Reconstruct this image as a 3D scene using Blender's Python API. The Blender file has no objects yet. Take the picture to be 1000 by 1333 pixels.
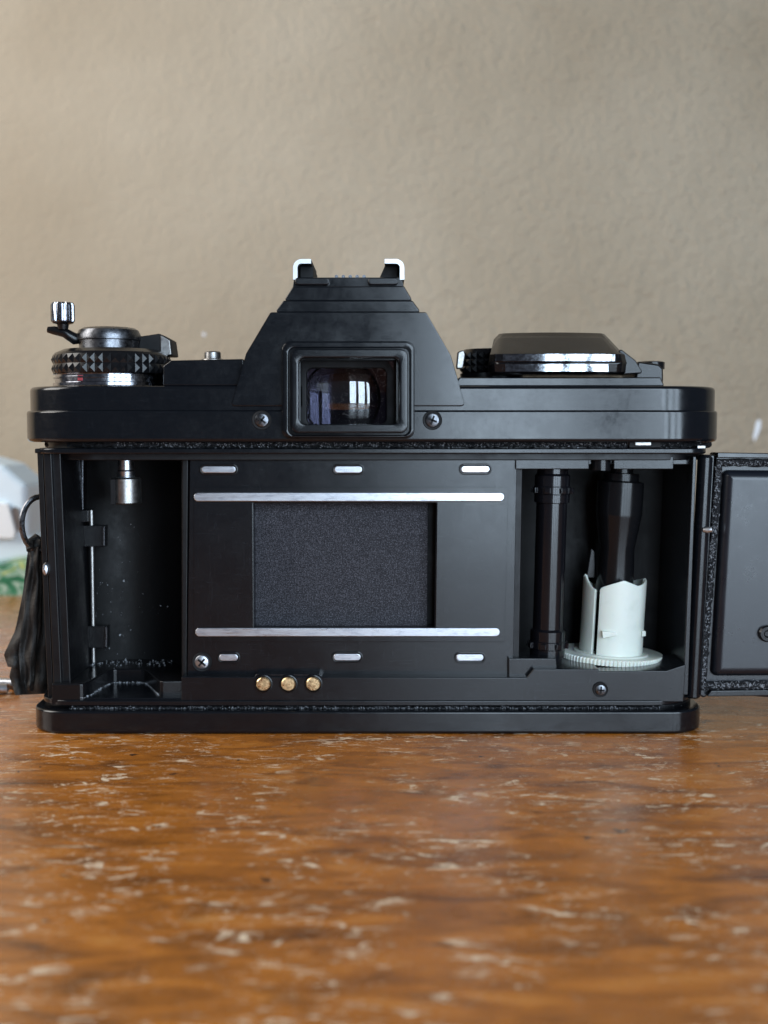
import bpy, bmesh, math, random
from mathutils import Vector, Matrix
R = math.radians
random.seed(7)
S = bpy.context.scene
COL = S.collection
S.unit_settings.scale_length = 0.01          # one unit is one centimetre

# ------------------------------------------------------------------ camera
F, PITCH, DIST = 1583.0, R(4.0), 24.0         # focal length in photo pixels, tilt down, distance to film plane
def _ray(px, py):
    u = (px - 500) / F; v = (666.5 - py) / F
    return Vector((u, math.cos(PITCH) + v * math.sin(PITCH), -math.sin(PITCH) + v * math.cos(PITCH)))
def _z0():
    d = _ray(484, 956); return -(d.z * (DIST - 0.5) / d.y)
CAMH = _z0()
def at(px, py, y):
    """point of the place seen at photo pixel (px, py) at depth y behind the film plane"""
    d = _ray(px, py); t = (y + DIST) / d.y
    return Vector((d.x * t, y, CAMH + d.z * t))
cam = bpy.data.cameras.new('camera'); co = bpy.data.objects.new('camera', cam); COL.objects.link(co)
co.location = (0, -DIST, CAMH); co.rotation_euler = (R(90) - PITCH, 0, 0)
cam.sensor_fit = 'HORIZONTAL'; cam.sensor_width = 36; cam.lens = 36 * F / 1000
cam.clip_start = 0.5; cam.clip_end = 2000
cam.dof.use_dof = True; cam.dof.focus_distance = DIST - 0.3
cam.dof.aperture_fstop = (cam.lens * 0.001) / 0.22      # pupil 2.2 mm wide, in these units
S.camera = co
S.render.resolution_x, S.render.resolution_y = 768, 1024

# ------------------------------------------------------------------ light
W = bpy.data.worlds.new('World'); S.world = W; W.use_nodes = True
bg = W.node_tree.nodes['Background']; bg.inputs[0].default_value = (0.72, 0.80, 1.0, 1); bg.inputs[1].default_value = 0.08
S.view_settings.view_transform = 'Standard'; S.view_settings.look = 'None'
S.view_settings.exposure = 0.0; S.view_settings.gamma = 1
def area(name, loc, target, sx, sy, power, col):
    l = bpy.data.lights.new(name, 'AREA'); l.shape = 'RECTANGLE'; l.size = sx; l.size_y = sy
    l.energy = power; l.color = col
    o = bpy.data.objects.new(name, l); COL.objects.link(o); o.location = loc
    o.rotation_euler = (Vector(target) - Vector(loc)).to_track_quat('-Z', 'Y').to_euler()
    return o
# the barred window behind the photographer, to the right: four tall panes
for k in range(4):
    area('window_pane_light', (10 + 17 * k, -78 + 4 * k, 22), (0, 0, 6), 12.5, 56, 23000, (0.68, 0.84, 1.0))
# light from an unseen source on the left, brightening the wall and the table there
area('left_side_light', (-52, -6, 34), (-12, 22, 8), 34, 44, 36000, (1.0, 0.965, 0.915))

# ------------------------------------------------------------------ materials
def mat(name, base=(0.5, 0.5, 0.5), rough=0.5, metal=0.0, spec=0.5, **kw):
    m = bpy.data.materials.new(name); m.use_nodes = True
    b = m.node_tree.nodes['Principled BSDF']
    b.inputs['Base Color'].default_value = (*base, 1); b.inputs['Roughness'].default_value = rough
    b.inputs['Metallic'].default_value = metal; b.inputs['Specular IOR Level'].default_value = spec
    for k, v in kw.items(): b.inputs[k.replace('_', ' ')].default_value = v
    return m
class N:
    def __init__(s, m): s.m = m; s.t = m.node_tree; s.b = s.t.nodes['Principled BSDF']; s.co = None
    def n(s, ty, **kw):
        o = s.t.nodes.new(ty)
        for k, v in kw.items(): setattr(o, k, v)
        return o
    def l(s, a, b): s.t.links.new(a, b)
    def coord(s, scale=(1, 1, 1), rot=(0, 0, 0)):
        if not s.co: s.co = s.n('ShaderNodeTexCoord')
        mp = s.n('ShaderNodeMapping'); mp.inputs['Scale'].default_value = scale; mp.inputs['Rotation'].default_value = rot
        s.l(s.co.outputs['Object'], mp.inputs[0]); return mp.outputs[0]
    def noise(s, sc, det=4, rough=0.55, vec=None, dist=0.0):
        o = s.n('ShaderNodeTexNoise'); o.inputs['Scale'].default_value = sc; o.inputs['Detail'].default_value = det
        o.inputs['Roughness'].default_value = rough; o.inputs['Distortion'].default_value = dist
        s.l(vec if vec else s.coord(), o.inputs['Vector']); return o.outputs['Fac']
    def ramp(s, fac, stops, interp='LINEAR'):
        o = s.n('ShaderNodeValToRGB'); o.color_ramp.interpolation = interp; e = o.color_ramp.elements
        while len(e) < len(stops): e.new(0.5)
        for i, (p, c) in enumerate(stops):
            e[i].position = p; e[i].color = (c, c, c, 1) if not hasattr(c, '__len__') else (*c, 1)
        s.l(fac, o.inputs[0]); return o.outputs[0]
    def rng(s, fac, a, b, c, d):
        o = s.n('ShaderNodeMapRange'); 
        for i, v in enumerate((a, b, c, d)): o.inputs[i + 1].default_value = v
        s.l(fac, o.inputs[0]); return o.outputs[0]
    def math(s, op, a, b):
        o = s.n('ShaderNodeMath', operation=op)
        for i, v in enumerate((a, b)):
            if isinstance(v, (int, float)): o.inputs[i].default_value = v
            else: s.l(v, o.inputs[i])
        return o.outputs[0]
    def mix(s, fac, a, b, blend='MIX'):
        o = s.n('ShaderNodeMix', data_type='RGBA', blend_type=blend)
        if isinstance(fac, (int, float)): o.inputs[0].default_value = fac
        else: s.l(fac, o.inputs[0])
        for i, v in ((6, a), (7, b)):
            if isinstance(v, tuple): o.inputs[i].default_value = (*v, 1)
            else: s.l(v, o.inputs[i])
        return o.outputs[2]
    def bump(s, h, strength=0.3, dist=0.01, prev=None):
        o = s.n('ShaderNodeBump'); o.inputs['Strength'].default_value = strength; o.inputs['Distance'].default_value = dist
        s.l(h, o.inputs['Height'])
        if prev: s.l(prev, o.inputs['Normal'])
        s.l(o.outputs[0], s.b.inputs['Normal']); return o.outputs[0]
    def col(s, c): s.l(c, s.b.inputs['Base Color'])
    def rough(s, c): s.l(c, s.b.inputs['Roughness'])

def plastic(name, base, r0, r1, grain=60, gstr=0.12, dust=0.0, scratch=0.0, spec=0.5):
    m = mat(name, base, r0, spec=spec); n = N(m)
    f = n.noise(1.7, 5, 0.6); g = n.noise(9, 3, 0.6)
    n.rough(n.rng(n.math('ADD', n.math('MULTIPLY', f, 0.65), n.math('MULTIPLY', g, 0.35)), 0.35, 0.65, r0, r1))
    h = n.bump(n.noise(grain, 2, 0.5), gstr, 0.004)
    c = base
    if dust:
        sp = n.noise(64, 2, 0.5); sp = n.ramp(sp, [(0.70, 0.0), (0.76, 1.0)])
        cl = n.ramp(n.noise(2.2, 2), [(0.45, 0.15), (0.65, 1.0)])
        c = n.mix(n.math('MULTIPLY', n.math('MULTIPLY', sp, cl), dust), base, (0.35, 0.37, 0.4))
    if scratch:
        v = n.coord((1.2, 1, 26), (0, R(12), 0)); s1 = n.ramp(n.noise(1.6, 3, 0.5, v, 0.4), [(0.655, 0.0), (0.675, 1.0), (0.69, 0.0)])
        v2 = n.coord((24, 1, 1.5), (0, R(28), 0)); s2 = n.ramp(n.noise(1.3, 3, 0.5, v2, 0.3), [(0.66, 0.0), (0.675, 1.0), (0.685, 0.0)])
        a = n.math('MULTIPLY', n.math('MAXIMUM', s1, s2), scratch)
        c = n.mix(a, c, (0.22, 0.25, 0.3))
    if not isinstance(c, tuple): n.col(c)
    return m
M_COVER = plastic('black_cover_plastic', (0.004, 0.005, 0.007), 0.13, 0.22, 55, 0.06, 0.06, 0.035, 0.48)
M_PANEL = plastic('satin_black_panel', (0.004, 0.005, 0.007), 0.17, 0.24, 90, 0.14, 0.02, 0.05, 0.46)
M_INNER = plastic('shell_black', (0.003, 0.003, 0.004), 0.32, 0.50, 40, 0.10, 0.25, 0.0, 0.35)
M_VOID = plastic('chamber_flock_black', (0.0025, 0.0026, 0.003), 0.45, 0.62, 40, 0.10, 0.3, 0.0, 0.25)
M_GLOSS = plastic('glossy_black', (0.006, 0.006, 0.007), 0.16, 0.26, 30, 0.03, 0.10, 0.0, 0.35)
M_MATTE = plastic('matte_black', (0.006, 0.006, 0.007), 0.55, 0.75, 70, 0.3, 0.0, 0.0, 0.3)
M_DOOR = plastic('door_black', (0.008, 0.010, 0.015), 0.26, 0.34, 60, 0.12, 0.25, 0.05, 0.6)
M_LEVER = plastic('lever_black', (0.004, 0.004, 0.005), 0.16, 0.26, 50, 0.06, 0.10, 0.15, 0.4)

def metal(name, base, r0, r1, sc=8, smear=0.0):
    m = mat(name, base, r0, 1.0); n = N(m)
    f = n.noise(sc, 5, 0.65); n.rough(n.rng(f, 0.35, 0.65, r0, r1))
    if smear:
        n.col(n.mix(n.ramp(n.noise(sc * 1.3, 6, 0.7), [(0.42, smear), (0.6, 0.0)]), base, tuple(b * 0.35 for b in base)))
    n.bump(n.noise(70, 2), 0.08, 0.003)
    return m
M_STEEL = mat('rail_steel', (0.55, 0.57, 0.61), 0.3, 1.0); n = N(M_STEEL)
g = n.noise(3, 5, 0.6, n.coord((0.5, 1, 9))); n.rough(n.rng(g, 0.3, 0.7, 0.26, 0.40))
n.col(n.mix(n.ramp(n.noise(7, 6, 0.7, n.coord((.6, 1, 1.6))), [(0.50, 0.0), (0.66, 0.6)]), (0.55, 0.57, 0.61), (0.30, 0.32, 0.38))); n.bump(g, 0.05, 0.003)
M_BARE = metal('bare_metal_edge', (0.70, 0.71, 0.73), 0.38, 0.48, 9, 0.2)
M_CHROME = metal('chrome', (0.85, 0.86, 0.88), 0.06, 0.16, 5, 0.2)
M_DARKM = metal('dark_steel', (0.16, 0.165, 0.18), 0.22, 0.40, 12, 0.4)
M_GREY = metal('grey_steel', (0.40, 0.39, 0.38), 0.30, 0.45, 12, 0.3)
M_DIM = metal('dull_chrome', (0.42, 0.43, 0.47), 0.10, 0.2, 8, 0.6)
M_BRASS = metal('brass', (0.86, 0.62, 0.34), 0.22, 0.45, 14, 0.6)

M_WHITE = mat('pale_plastic', (0.62, 0.68, 0.62), 0.38, spec=0.5, Subsurface_Weight=0.12, Subsurface_Scale=0.08)
n = N(M_WHITE); n.bump(n.noise(30, 3), 0.06, 0.004); n.col(n.mix(n.ramp(n.noise(3, 4), [(0.5, 0.0), (0.8, 1.0)]), (0.74, 0.77, 0.70), (0.66, 0.70, 0.62)))

M_CURTAIN = mat('shutter_cloth', (0.03, 0.03, 0.036), 0.85, spec=0.25); n = N(M_CURTAIN)
g1 = n.math('ADD', n.math('MULTIPLY', n.noise(38, 4, 0.8), .72), n.math('ADD', n.math('MULTIPLY', n.noise(6, 2, 0.6, n.coord((14, 1, 1.6))), .14), n.math('MULTIPLY', n.noise(6, 2, 0.6, n.coord((1.6, 1, 14))), .14))); n.col(n.ramp(g1, [(0.38, (0.009, 0.009, 0.011)), (0.50, (0.030, 0.030, 0.036)), (0.62, (0.115, 0.115, 0.135))])); n.bump(g1, 0.9, 0.02)

M_FELT = mat('light_seal_foam', (0.02, 0.02, 0.02), 0.9, spec=0.2); n = N(M_FELT)
g1 = n.noise(34, 6, 0.8); n.col(n.ramp(g1, [(0.42, (0.006, 0.006, 0.007)), (0.56, (0.03, 0.03, 0.034)), (0.72, (0.13, 0.135, 0.145))])); n.bump(g1, 1.0, 0.05)
M_CRUMB = mat('foam_crumb', (0.20, 0.205, 0.22), 0.8, spec=0.3)
M_DUST = mat('dust_fleck', (0.30, 0.31, 0.33), 0.8, spec=0.3)
M_GLASS = mat('eyepiece_glass', (0.004, 0.004, 0.006), 0.03, spec=0.28, Coat_Weight=0.0, Specular_Tint=(0.6, 0.6, 1.0, 1)); n = N(M_GLASS)
sm = n.ramp(n.noise(2.6, 6, 0.7, None, 1.2), [(0.50, 0.02), (0.66, 0.18)]); n.rough(sm)
n.col(n.mix(n.ramp(n.noise(6, 7, 0.75, None, 1.5), [(0.56, 0.0), (0.66, 0.7)]), (0.008, 0.006, 0.008), (0.14, 0.13, 0.13)))
M_LEATHER = mat('strap_leather', (0.025, 0.022, 0.019), 0.6, spec=0.4); n = N(M_LEATHER)
g1 = n.noise(4, 5, 0.6, n.coord((3, 3, 0.8))); n.col(n.ramp(g1, [(0.35, (0.006, 0.0055, 0.005)), (0.7, (0.028, 0.024, 0.021))])); n.bump(n.noise(16, 5), 0.6, 0.03)
M_RED = mat('red_mark', (0.42, 0.05, 0.06), 0.4)
M_LEDGER = mat('worn_white_mark', (0.7, 0.72, 0.75), 0.3)

# wall: old grey-beige emulsion over lumpy plaster
M_WALL = mat('plaster_wall', (0.40, 0.37, 0.32), 0.75, spec=0.3); n = N(M_WALL)
big = n.noise(0.12, 4, 0.5); mid = n.noise(1.1, 5, 0.6); fine = n.noise(4.5, 3, 0.6)
c = n.mix(n.ramp(big, [(0.3, 0.0), (0.7, 1.0)]), (0.360, 0.298, 0.216), (0.440, 0.375, 0.285))
pit = n.ramp(n.noise(1.9, 3, 0.5, None, 0.6), [(0.71, 0.0), (0.76, 0.28)])
c = n.mix(pit, c, (0.25, 0.225, 0.19))
ch = n.ramp(n.noise(0.9, 2, 0.4, None, 0.3), [(0.80, 0.0), (0.81, 0.8)]); c = n.mix(ch, c, (0.62, 0.58, 0.5)); n.col(c)
sx = n.n('ShaderNodeSeparateXYZ'); n.coord(); n.l(n.co.outputs['Object'], sx.inputs[0]); gx = n.rng(sx.outputs[0], -12, 14, 0.25, 1.0)
b1 = n.bump(n.math('MULTIPLY', n.math('ADD', n.math('MULTIPLY', mid, .6), n.math('MULTIPLY', n.noise(2.6, 5, .65), .5)), gx), 0.8, 0.45); n.bump(n.math('MULTIPLY', fine, gx), 0.9, 0.16, b1)

# table: varnished orange-brown wood, scratched through to pale wood
M_WOOD = mat('varnished_wood', (0.25, 0.10, 0.03), 0.3, spec=0.5); n = N(M_WOOD)
g = n.noise(1.3, 7, 0.66, n.coord((0.40, 1.5, 1), (0, 0, R(7))), 1.0)
c = n.ramp(g, [(0.28, (0.12, 0.040, 0.010)), (0.44, (0.34, 0.115, 0.018)), (0.58, (0.52, 0.178, 0.024)), (0.76, (0.66, 0.29, 0.07))])
fib = n.noise(2.2, 5, 0.7, n.coord((0.8, 14, 1), (0, 0, R(5))), 0.3)
c = n.mix(n.ramp(fib, [(0.45, 0.0), (0.75, 0.28)]), c, (0.13, 0.048, 0.013))
dk = n.ramp(n.noise(0.55, 3, 0.5, n.coord((1, 1.7, 1))), [(0.60, 0.0), (0.74, 0.75)]); c = n.mix(dk, c, (0.085, 0.030, 0.010))
mask = n.ramp(n.noise(0.55, 4, 0.6), [(0.42, 0.0), (0.56, 1.0)])
s1 = n.ramp(n.noise(2.3, 8, 0.70, n.coord((0.70, 1.6, 1), (0, 0, R(-24))), 1.2), [(0.590, 0.0), (0.606, 1.0)])
s2 = n.ramp(n.noise(4.2, 6, 0.68, n.coord((0.45, 2.0, 1), (0, 0, R(32))), 1.0), [(0.606, 0.0), (0.622, 0.95)])
s3 = n.ramp(n.noise(11, 4, 0.65, n.coord((0.6, 1.5, 1), (0, 0, R(-12)))), [(0.62, 0.0), (0.65, 0.7)])
pit = n.ramp(n.noise(2.4, 4, 0.6, n.coord((0.8, 1.2, 1)), .8), [(0.68, 0.0), (0.70, 0.85)])
c = n.mix(pit, c, (0.045, 0.02, 0.012))
scr = n.math('MULTIPLY', n.math('MAXIMUM', n.math('MAXIMUM', s1, s2), s3), mask)
c = n.mix(scr, c, (0.82, 0.66, 0.48)); n.col(c)
n.rough(n.math('ADD', n.rng(n.noise(2.0, 5, 0.6), 0.3, 0.7, 0.14, 0.34), n.math('MULTIPLY', scr, 0.35)))
h = n.math('SUBTRACT', n.math('MULTIPLY', fib, 0.5), scr); n.bump(h, 0.5, 0.03)
b = n.b; b.inputs['Coat Weight'].default_value = 0.2; b.inputs['Coat Roughness'].default_value = 0.16

# ------------------------------------------------------------------ mesh helpers
def rnd2(pts, r, n=4, inset=0.0):
    """2-D polygon -> offset inwards by inset, corners rounded by r (number or list)"""
    k = len(pts); P = [Vector(p) for p in pts]
    A = sum(P[i].x * P[(i + 1) % k].y - P[(i + 1) % k].x * P[i].y for i in range(k))
    sg = 1 if A > 0 else -1
    if inset:
        Q = []
        for i in range(k):
            a, b, c = P[i - 1], P[i], P[(i + 1) % k]
            d1 = (b - a).normalized(); d2 = (c - b).normalized()
            n1 = Vector((-d1.y, d1.x)) * sg; n2 = Vector((-d2.y, d2.x)) * sg
            m = n1 + n2; m = m / max(m.dot(m) / 2, 0.3)
            Q.append(b + m * inset)
        P = Q
    out = []
    for i in range(k):
        rr = (r[i] if hasattr(r, '__len__') else r)
        a, b, c = P[i - 1], P[i], P[(i + 1) % k]
        v1 = a - b; v2 = c - b
        ang = v1.angle(v2) if v1.length > 1e-6 and v2.length > 1e-6 else math.pi
        t = max(rr - inset, 0.002) / max(math.tan(ang / 2), 0.05)
        t = min(t, v1.length * 0.49, v2.length * 0.49)
        p0 = b + v1.normalized() * t; p2 = b + v2.normalized() * t
        for j in range(n + 1):
            s = j / n
            w = math.cos(ang / 2) if False else math.sin(ang / 2)
            den = (1 - s) ** 2 + 2 * w * s * (1 - s) + s * s
            out.append((p0 * (1 - s) ** 2 + b * 2 * w * s * (1 - s) + p2 * s * s) / den)
    return out
class MB:
    def __init__(s): s.v = []; s.f = []; s.mi = []; s.cur = 0
    def add(s, vs, fs):
        o = len(s.v); s.v += [Vector(v) for v in vs]; s.f += [tuple(i + o for i in f) for f in fs]; s.mi += [s.cur] * len(fs); return o
    def loft(s, rings, c0=True, c1=True, closed=False):
        k = len(rings[0]); vs = [p for r in rings for p in r]; fs = []
        m = len(rings)
        for i in range(m if closed else m - 1):
            a = i * k; b = ((i + 1) % m) * k
            for j in range(k): fs.append((a + j, a + (j + 1) % k, b + (j + 1) % k, b + j))
        if not closed:
            if c0: fs.append(tuple(range(k)))
            if c1: fs.append(tuple((m - 1) * k + j for j in range(k)))
        s.add(vs, fs); return s
    # --- slab facing the viewer: outline in photo pixels measured at depth y0, straight back to y1
    def slab(s, px, y0, y1, r=0.03, bev=0.02, n=3):
        P = [((q := at(a, b, y0)).x, q.z) for a, b in px]
        def ring(y, ins): return [(p.x, y, p.y) for p in rnd2(P, r, n, ins)]
        k = 3 if bev < .06 else 7
        s.loft([ring(y0 + bev * (1 - math.cos(a)), bev * (1 - math.sin(a))) for a in [math.pi / 2 * i / k for i in range(k + 1)]] + [ring(y1, 0)]); return s
    def frame(s, px, hole, y0, y1, r=0.03, rh=0.03, bev=0.02, n=3, yh=None, hole2=None):
        P = [((q := at(a, b, y0)).x, q.z) for a, b in px]; H = [((q := at(a, b, y0)).x, q.z) for a, b in hole]
        yh = y1 if yh is None else yh
        H2 = H if hole2 is None else [((q := at(a, b, yh)).x, q.z) for a, b in hole2]
        def ring(Q, y, ins, rr): return [(p.x, y, p.y) for p in rnd2(Q, rr, n, ins)]
        s.loft([ring(P, y1, 0, r), ring(P, y0 + bev, 0, r), ring(P, y0 + bev * .3, bev * .3, r), ring(P, y0, bev, r),
                ring(H, y0, -bev, rh), ring(H, y0 + bev * .3, -bev * .3, rh), ring(H, y0 + bev, 0, rh), ring(H2, yh, 0, rh)], False, False)
        return s
    # --- plate lying flat: plan outline in cm, z0 to z1
    def plate(s, pts, z0, z1, r=0.1, bt=0.03, bb=0.03, n=8):
        def ring(z, ins): return [(p.x, p.y, z) for p in rnd2(pts, r, n, ins)]
        A4 = [math.pi / 8 * i for i in range(5)]
        lo = [ring(z0 + bb * (1 - math.cos(a)), bb * (1 - math.sin(a))) for a in A4] if bb else [ring(z0, 0)]
        hi = [ring(z1 - bt * (1 - math.cos(a)), bt * (1 - math.sin(a))) for a in A4[::-1]] if bt else [ring(z1, 0)]
        s.loft(lo + hi); return s
    def lathe(s, prof, c=(0, 0, 0), axis='z', n=40, rot=None, ph=0.0):
        rings = []
        for r, h in prof:
            rg = []
            for j in range(n):
                a = 2 * math.pi * j / n + ph; x, y = r * math.cos(a), r * math.sin(a)
                p = Vector((x, y, h)) if axis == 'z' else Vector((x, h, y)) if axis == 'y' else Vector((h, x, y))
                if rot: p = rot @ p
                rg.append(p + Vector(c))
            rings.append(rg)
        s.loft(rings, prof[0][0] > 1e-5, prof[-1][0] > 1e-5); return s
    def box(s, a, b, rot=None):
        c = (Vector(a) + Vector(b)) / 2; h = (Vector(b) - Vector(a)) / 2; vs = []
        for i in range(8):
            p = Vector(((1 if i & 1 else -1) * h.x, (1 if i & 2 else -1) * h.y, (1 if i & 4 else -1) * h.z))
            vs.append((rot @ p if rot else p) + c)
        s.add(vs, [(0, 1, 3, 2), (4, 6, 7, 5), (0, 4, 5, 1), (2, 3, 7, 6), (0, 2, 6, 4), (1, 5, 7, 3)]); return s
    def tube(s, pts, rad, n=10, flat=1.0):
        pts = [Vector(p) for p in pts]; rings = []; up = None
        for i, p in enumerate(pts):
            d = (pts[min(i + 1, len(pts) - 1)] - pts[max(i - 1, 0)]).normalized()
            a = Vector((0, 1, 0)) if abs(d.y) < 0.9 else Vector((1, 0, 0))
            u = d.cross(a).normalized(); v = d.cross(u).normalized()
            rr = rad[i] if hasattr(rad, '__len__') else rad
            rings.append([p + (u * math.cos(2 * math.pi * j / n) + v * math.sin(2 * math.pi * j / n) * flat) * rr for j in range(n)])
        s.loft(rings); return s
    def done(s, name, mats, parent=None, sharp=32, bevel=0.0, flat=False):
        me = bpy.data.meshes.new(name); off = Vector((0, 0, 0)); p = parent
        while p is not None: off += p.location; p = p.parent
        me.from_pydata([tuple(v - off) for v in s.v], [], s.f)
        for m in (mats if isinstance(mats, (list, tuple)) else [mats]): me.materials.append(m)
        for i, p in enumerate(me.polygons): p.material_index = s.mi[i]
        bm = bmesh.new(); bm.from_mesh(me)
        bmesh.ops.remove_doubles(bm, verts=bm.verts, dist=1e-5)
        bmesh.ops.recalc_face_normals(bm, faces=bm.faces)
        if bevel:
            es = [e for e in bm.edges if len(e.link_faces) == 2 and e.calc_face_angle(0) > R(30)]
            bmesh.ops.bevel(bm, geom=es, offset=bevel, segments=2, profile=0.6, affect='EDGES', clamp_overlap=True)
        for f in bm.faces: f.smooth = not flat
        for e in bm.edges:
            if len(e.link_faces) == 2 and e.calc_face_angle(0) > R(sharp): e.smooth = False
        bm.to_mesh(me); bm.free()
        o = bpy.data.objects.new(name, me); COL.objects.link(o)
        if not flat and len(me.polygons) < 20000:
            w = o.modifiers.new('normals', 'WEIGHTED_NORMAL'); w.keep_sharp = True; w.weight = 80
        if parent: o.parent = parent
        return o
def thing(name, loc, label, cat, group=None):
    o = bpy.data.objects.new(name, None); COL.objects.link(o); o.location = loc; o.empty_display_size = 1
    o['label'] = label; o['category'] = cat
    if group: o['group'] = group
    return o
def tag(o, label, cat): o['label'] = label; o['category'] = cat; return o
def rect(x0, y0, x1, y1): return [(x0, y0), (x1, y0), (x1, y1), (x0, y1)]

# ================================================================== setting
wy = 27.0
m = MB()
nx, nz = 2, 2
m.box((-90, wy, -12), (90, wy + 3, 90)); wall = m.done('wall', M_WALL); wall['kind'] = 'structure'
TBL = thing('wooden_table', (0, 0, 0), 'scratched orange brown varnished wooden table the camera stands on', 'table')
m = MB(); m.box((-60, -42, -2.4), (60, wy - 0.15, 0)); m.done('tabletop', M_WOOD, TBL, bevel=0.15)
m = MB(); m.box((-56, wy - 3, -8), (56, wy - 1, -2.4)); m.done('apron', M_WOOD, TBL, bevel=0.1)

# ================================================================== the camera
CAM = thing('film_camera', (at(484, 956, -.5).x, 1.1, 0), 'black manual film camera standing on the table with its back door swung open', 'camera')
YB = 2.7                                              # front of the body, away from the viewer
YR = -0.5                                             # rear face of the covers
zz = lambda py, y=YR: at(500, py, y).z
xx = lambda px, py, y: at(px, py, y).x

# ---- top cover: two tiers with a seam
def plan(x0, x1, y0, y1): return [(x0, y0), (x1, y0), (x1, y1), (x0, y1)]
rad = 1.35
m = MB()
m.plate(plan(xx(34, 553, .6), xx(935, 553, .6), YR, YB), zz(576), zz(534), [rad, rad, 1.1, 1.1], .05, .08, 10)
m.plate(plan(xx(37, 553, .6) + .02, xx(934, 553, .6) - .03, YR + .035, YB - .03), zz(534) + .001, zz(502), [rad, rad, 1.1, 1.1], .08, .0, 10)
top = m.done('top_cover', M_COVER, CAM)
m = MB(); m.slab([(212, 503), (212, 476), (222, 469), (318, 467), (320, 503)], YR + .12, 2.2, .05, .04); m.done('shoulder', M_COVER, top)
# step where the left shoulder slopes
m = MB(); m.slab([(590, 503), (598, 491), (860, 491), (866, 503)], -.15, 2.2, .03, .03); m.done('lever_base', M_COVER, top)

# ---- pentaprism housing
def hump(m, lo, y0, y1, k0=0.0, shrink=1.0, drop=0.0, r=.05, bev=.03):
    pass
PR = [(300, 529), (309, 499), (320, 460), (352, 406), (555, 406), (587, 462), (598, 499), (606, 529)]
m = MB()
P = [((q := at(a, b, YR - .005)).x, q.z) for a, b in PR]
def pr(y, ins, sx=1.0, dz=0.0):
    c = at(453, 500, YR).x
    return [(c + (p.x - c) * sx, y, p.y - max(0, (p.y - zz(529))) * dz) for p in rnd2(P, .06, 4, ins)]
m.loft([pr(YR - .005, .03), pr(YR + .004, .009), pr(YR + .03, 0), pr(1.2, 0, 1.0), pr(2.9, .0, .86, .1), pr(3.4, 0, .74, .30)])
hum = m.done('prism_housing', M_COVER, CAM)
m = MB(); m.slab([(357, 407), (369, 391), (537, 391), (549, 407)], YR + .10, 2.6, .04, .03); m.done('housing_step', M_COVER, hum)
m = MB(); m.slab([(369, 392), (381, 373), (526, 372), (538, 392)], YR + .20, 2.4, .04, .03); m.done('housing_ridge', M_COVER, hum)
# plain lower panel of the housing, below the seam
# ---- hot shoe
shoe = MB().slab([(381, 374), (383, 361), (523, 361), (526, 374)], YR + .35, 2.0, .02, .015).done('hot_shoe', M_COVER, CAM)
MB().slab([(384, 371), (384, 361), (429, 361), (429, 371)], YR + .24, YR + .5, .06, .03).done('shoe_foot', M_PANEL, shoe)
MB().slab([(479, 371), (479, 361), (517, 361), (520, 371)], YR + .24, YR + .5, .06, .03).done('shoe_foot', M_PANEL, shoe)
m = MB()
for i in range(5):
    a = at(438 + i * 9, 360, YR + .40); m.lathe([(.035, 0), (.035, .4), (.02, .42)], (a.x, a.y, a.z), 'y', 10)
m.done('contact_spring', M_DARKM, shoe)
def rail(pts):
    y0, y1 = YR + .32, 1.75; th = 0.085
    C = [Vector(((q := at(a, b, y0)).x, q.z)) for a, b in pts]
    C = [C[0]] + rnd2([C[0], C[1], C[2]], .12, 6)[7:14] + [C[2]]
    def off(sgn):
        out = []
        for i, p in enumerate(C):
            d = (C[min(i + 1, len(C) - 1)] - C[max(i - 1, 0)]).normalized(); out.append(p + Vector((-d.y, d.x)) * sgn * th / 2)
        return out
    ring = off(1) + off(-1)[::-1]
    m = MB(); m.cur = 0
    k = len(ring)
    b = m.add([(p.x, y0, p.y) for p in ring] + [(p.x, y1, p.y) for p in ring], [])
    n2 = len(C)
    for i in range(n2 - 1):
        m.f.append((b + i, b + i + 1, b + k - 2 - i, b + k - 1 - i)); m.mi.append(0)
        m.f.append((b + k + i, b + k + i + 1, b + k + k - 2 - i, b + k + k - 1 - i)); m.mi.append(1)
    for i in range(k):
        m.f.append((b + i, b + (i + 1) % k, b + k + (i + 1) % k, b + k + i)); m.mi.append(1)
    return m.done('shoe_rail', [M_BARE, M_MATTE], shoe)
rail([(384.5, 364), (384.5, 340), (405, 340)])
rail([(523.5, 364), (523.5, 340), (501, 340)])

for q in ([(390.5, 346), (408, 346), (408, 362), (390.5, 362)], [(501, 346), (518, 346), (518, 362), (494, 362)]):  # dark blocks added to blacken the space under each flange
    MB().slab(q, YR + .75, 1.7, .02, .02).done('shoe_dark_block', M_MATTE, shoe)
# ---- eyepiece
EY = MB().frame(rect(368, 445, 539, 570), rect(376, 453, 533, 566), YR - .16, YR - .05, .16, .12, .035, 5).done('eyepiece_surround', M_COVER, CAM)
m = MB(); m.slab(rect(367, 444, 540, 571), YR - .10, YR, .17, .02, 5); SP = m.done('surround_plate', M_COVER, EY)
EYF = MB().frame(rect(379, 454, 531, 564), rect(389, 466, 520, 552), YR - .42, YR - .05, .14, .12, .045, 5, yh=-.1, hole2=rect(391, 469, 517, 553)).done('eyepiece_frame', M_PANEL, CAM)
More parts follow.
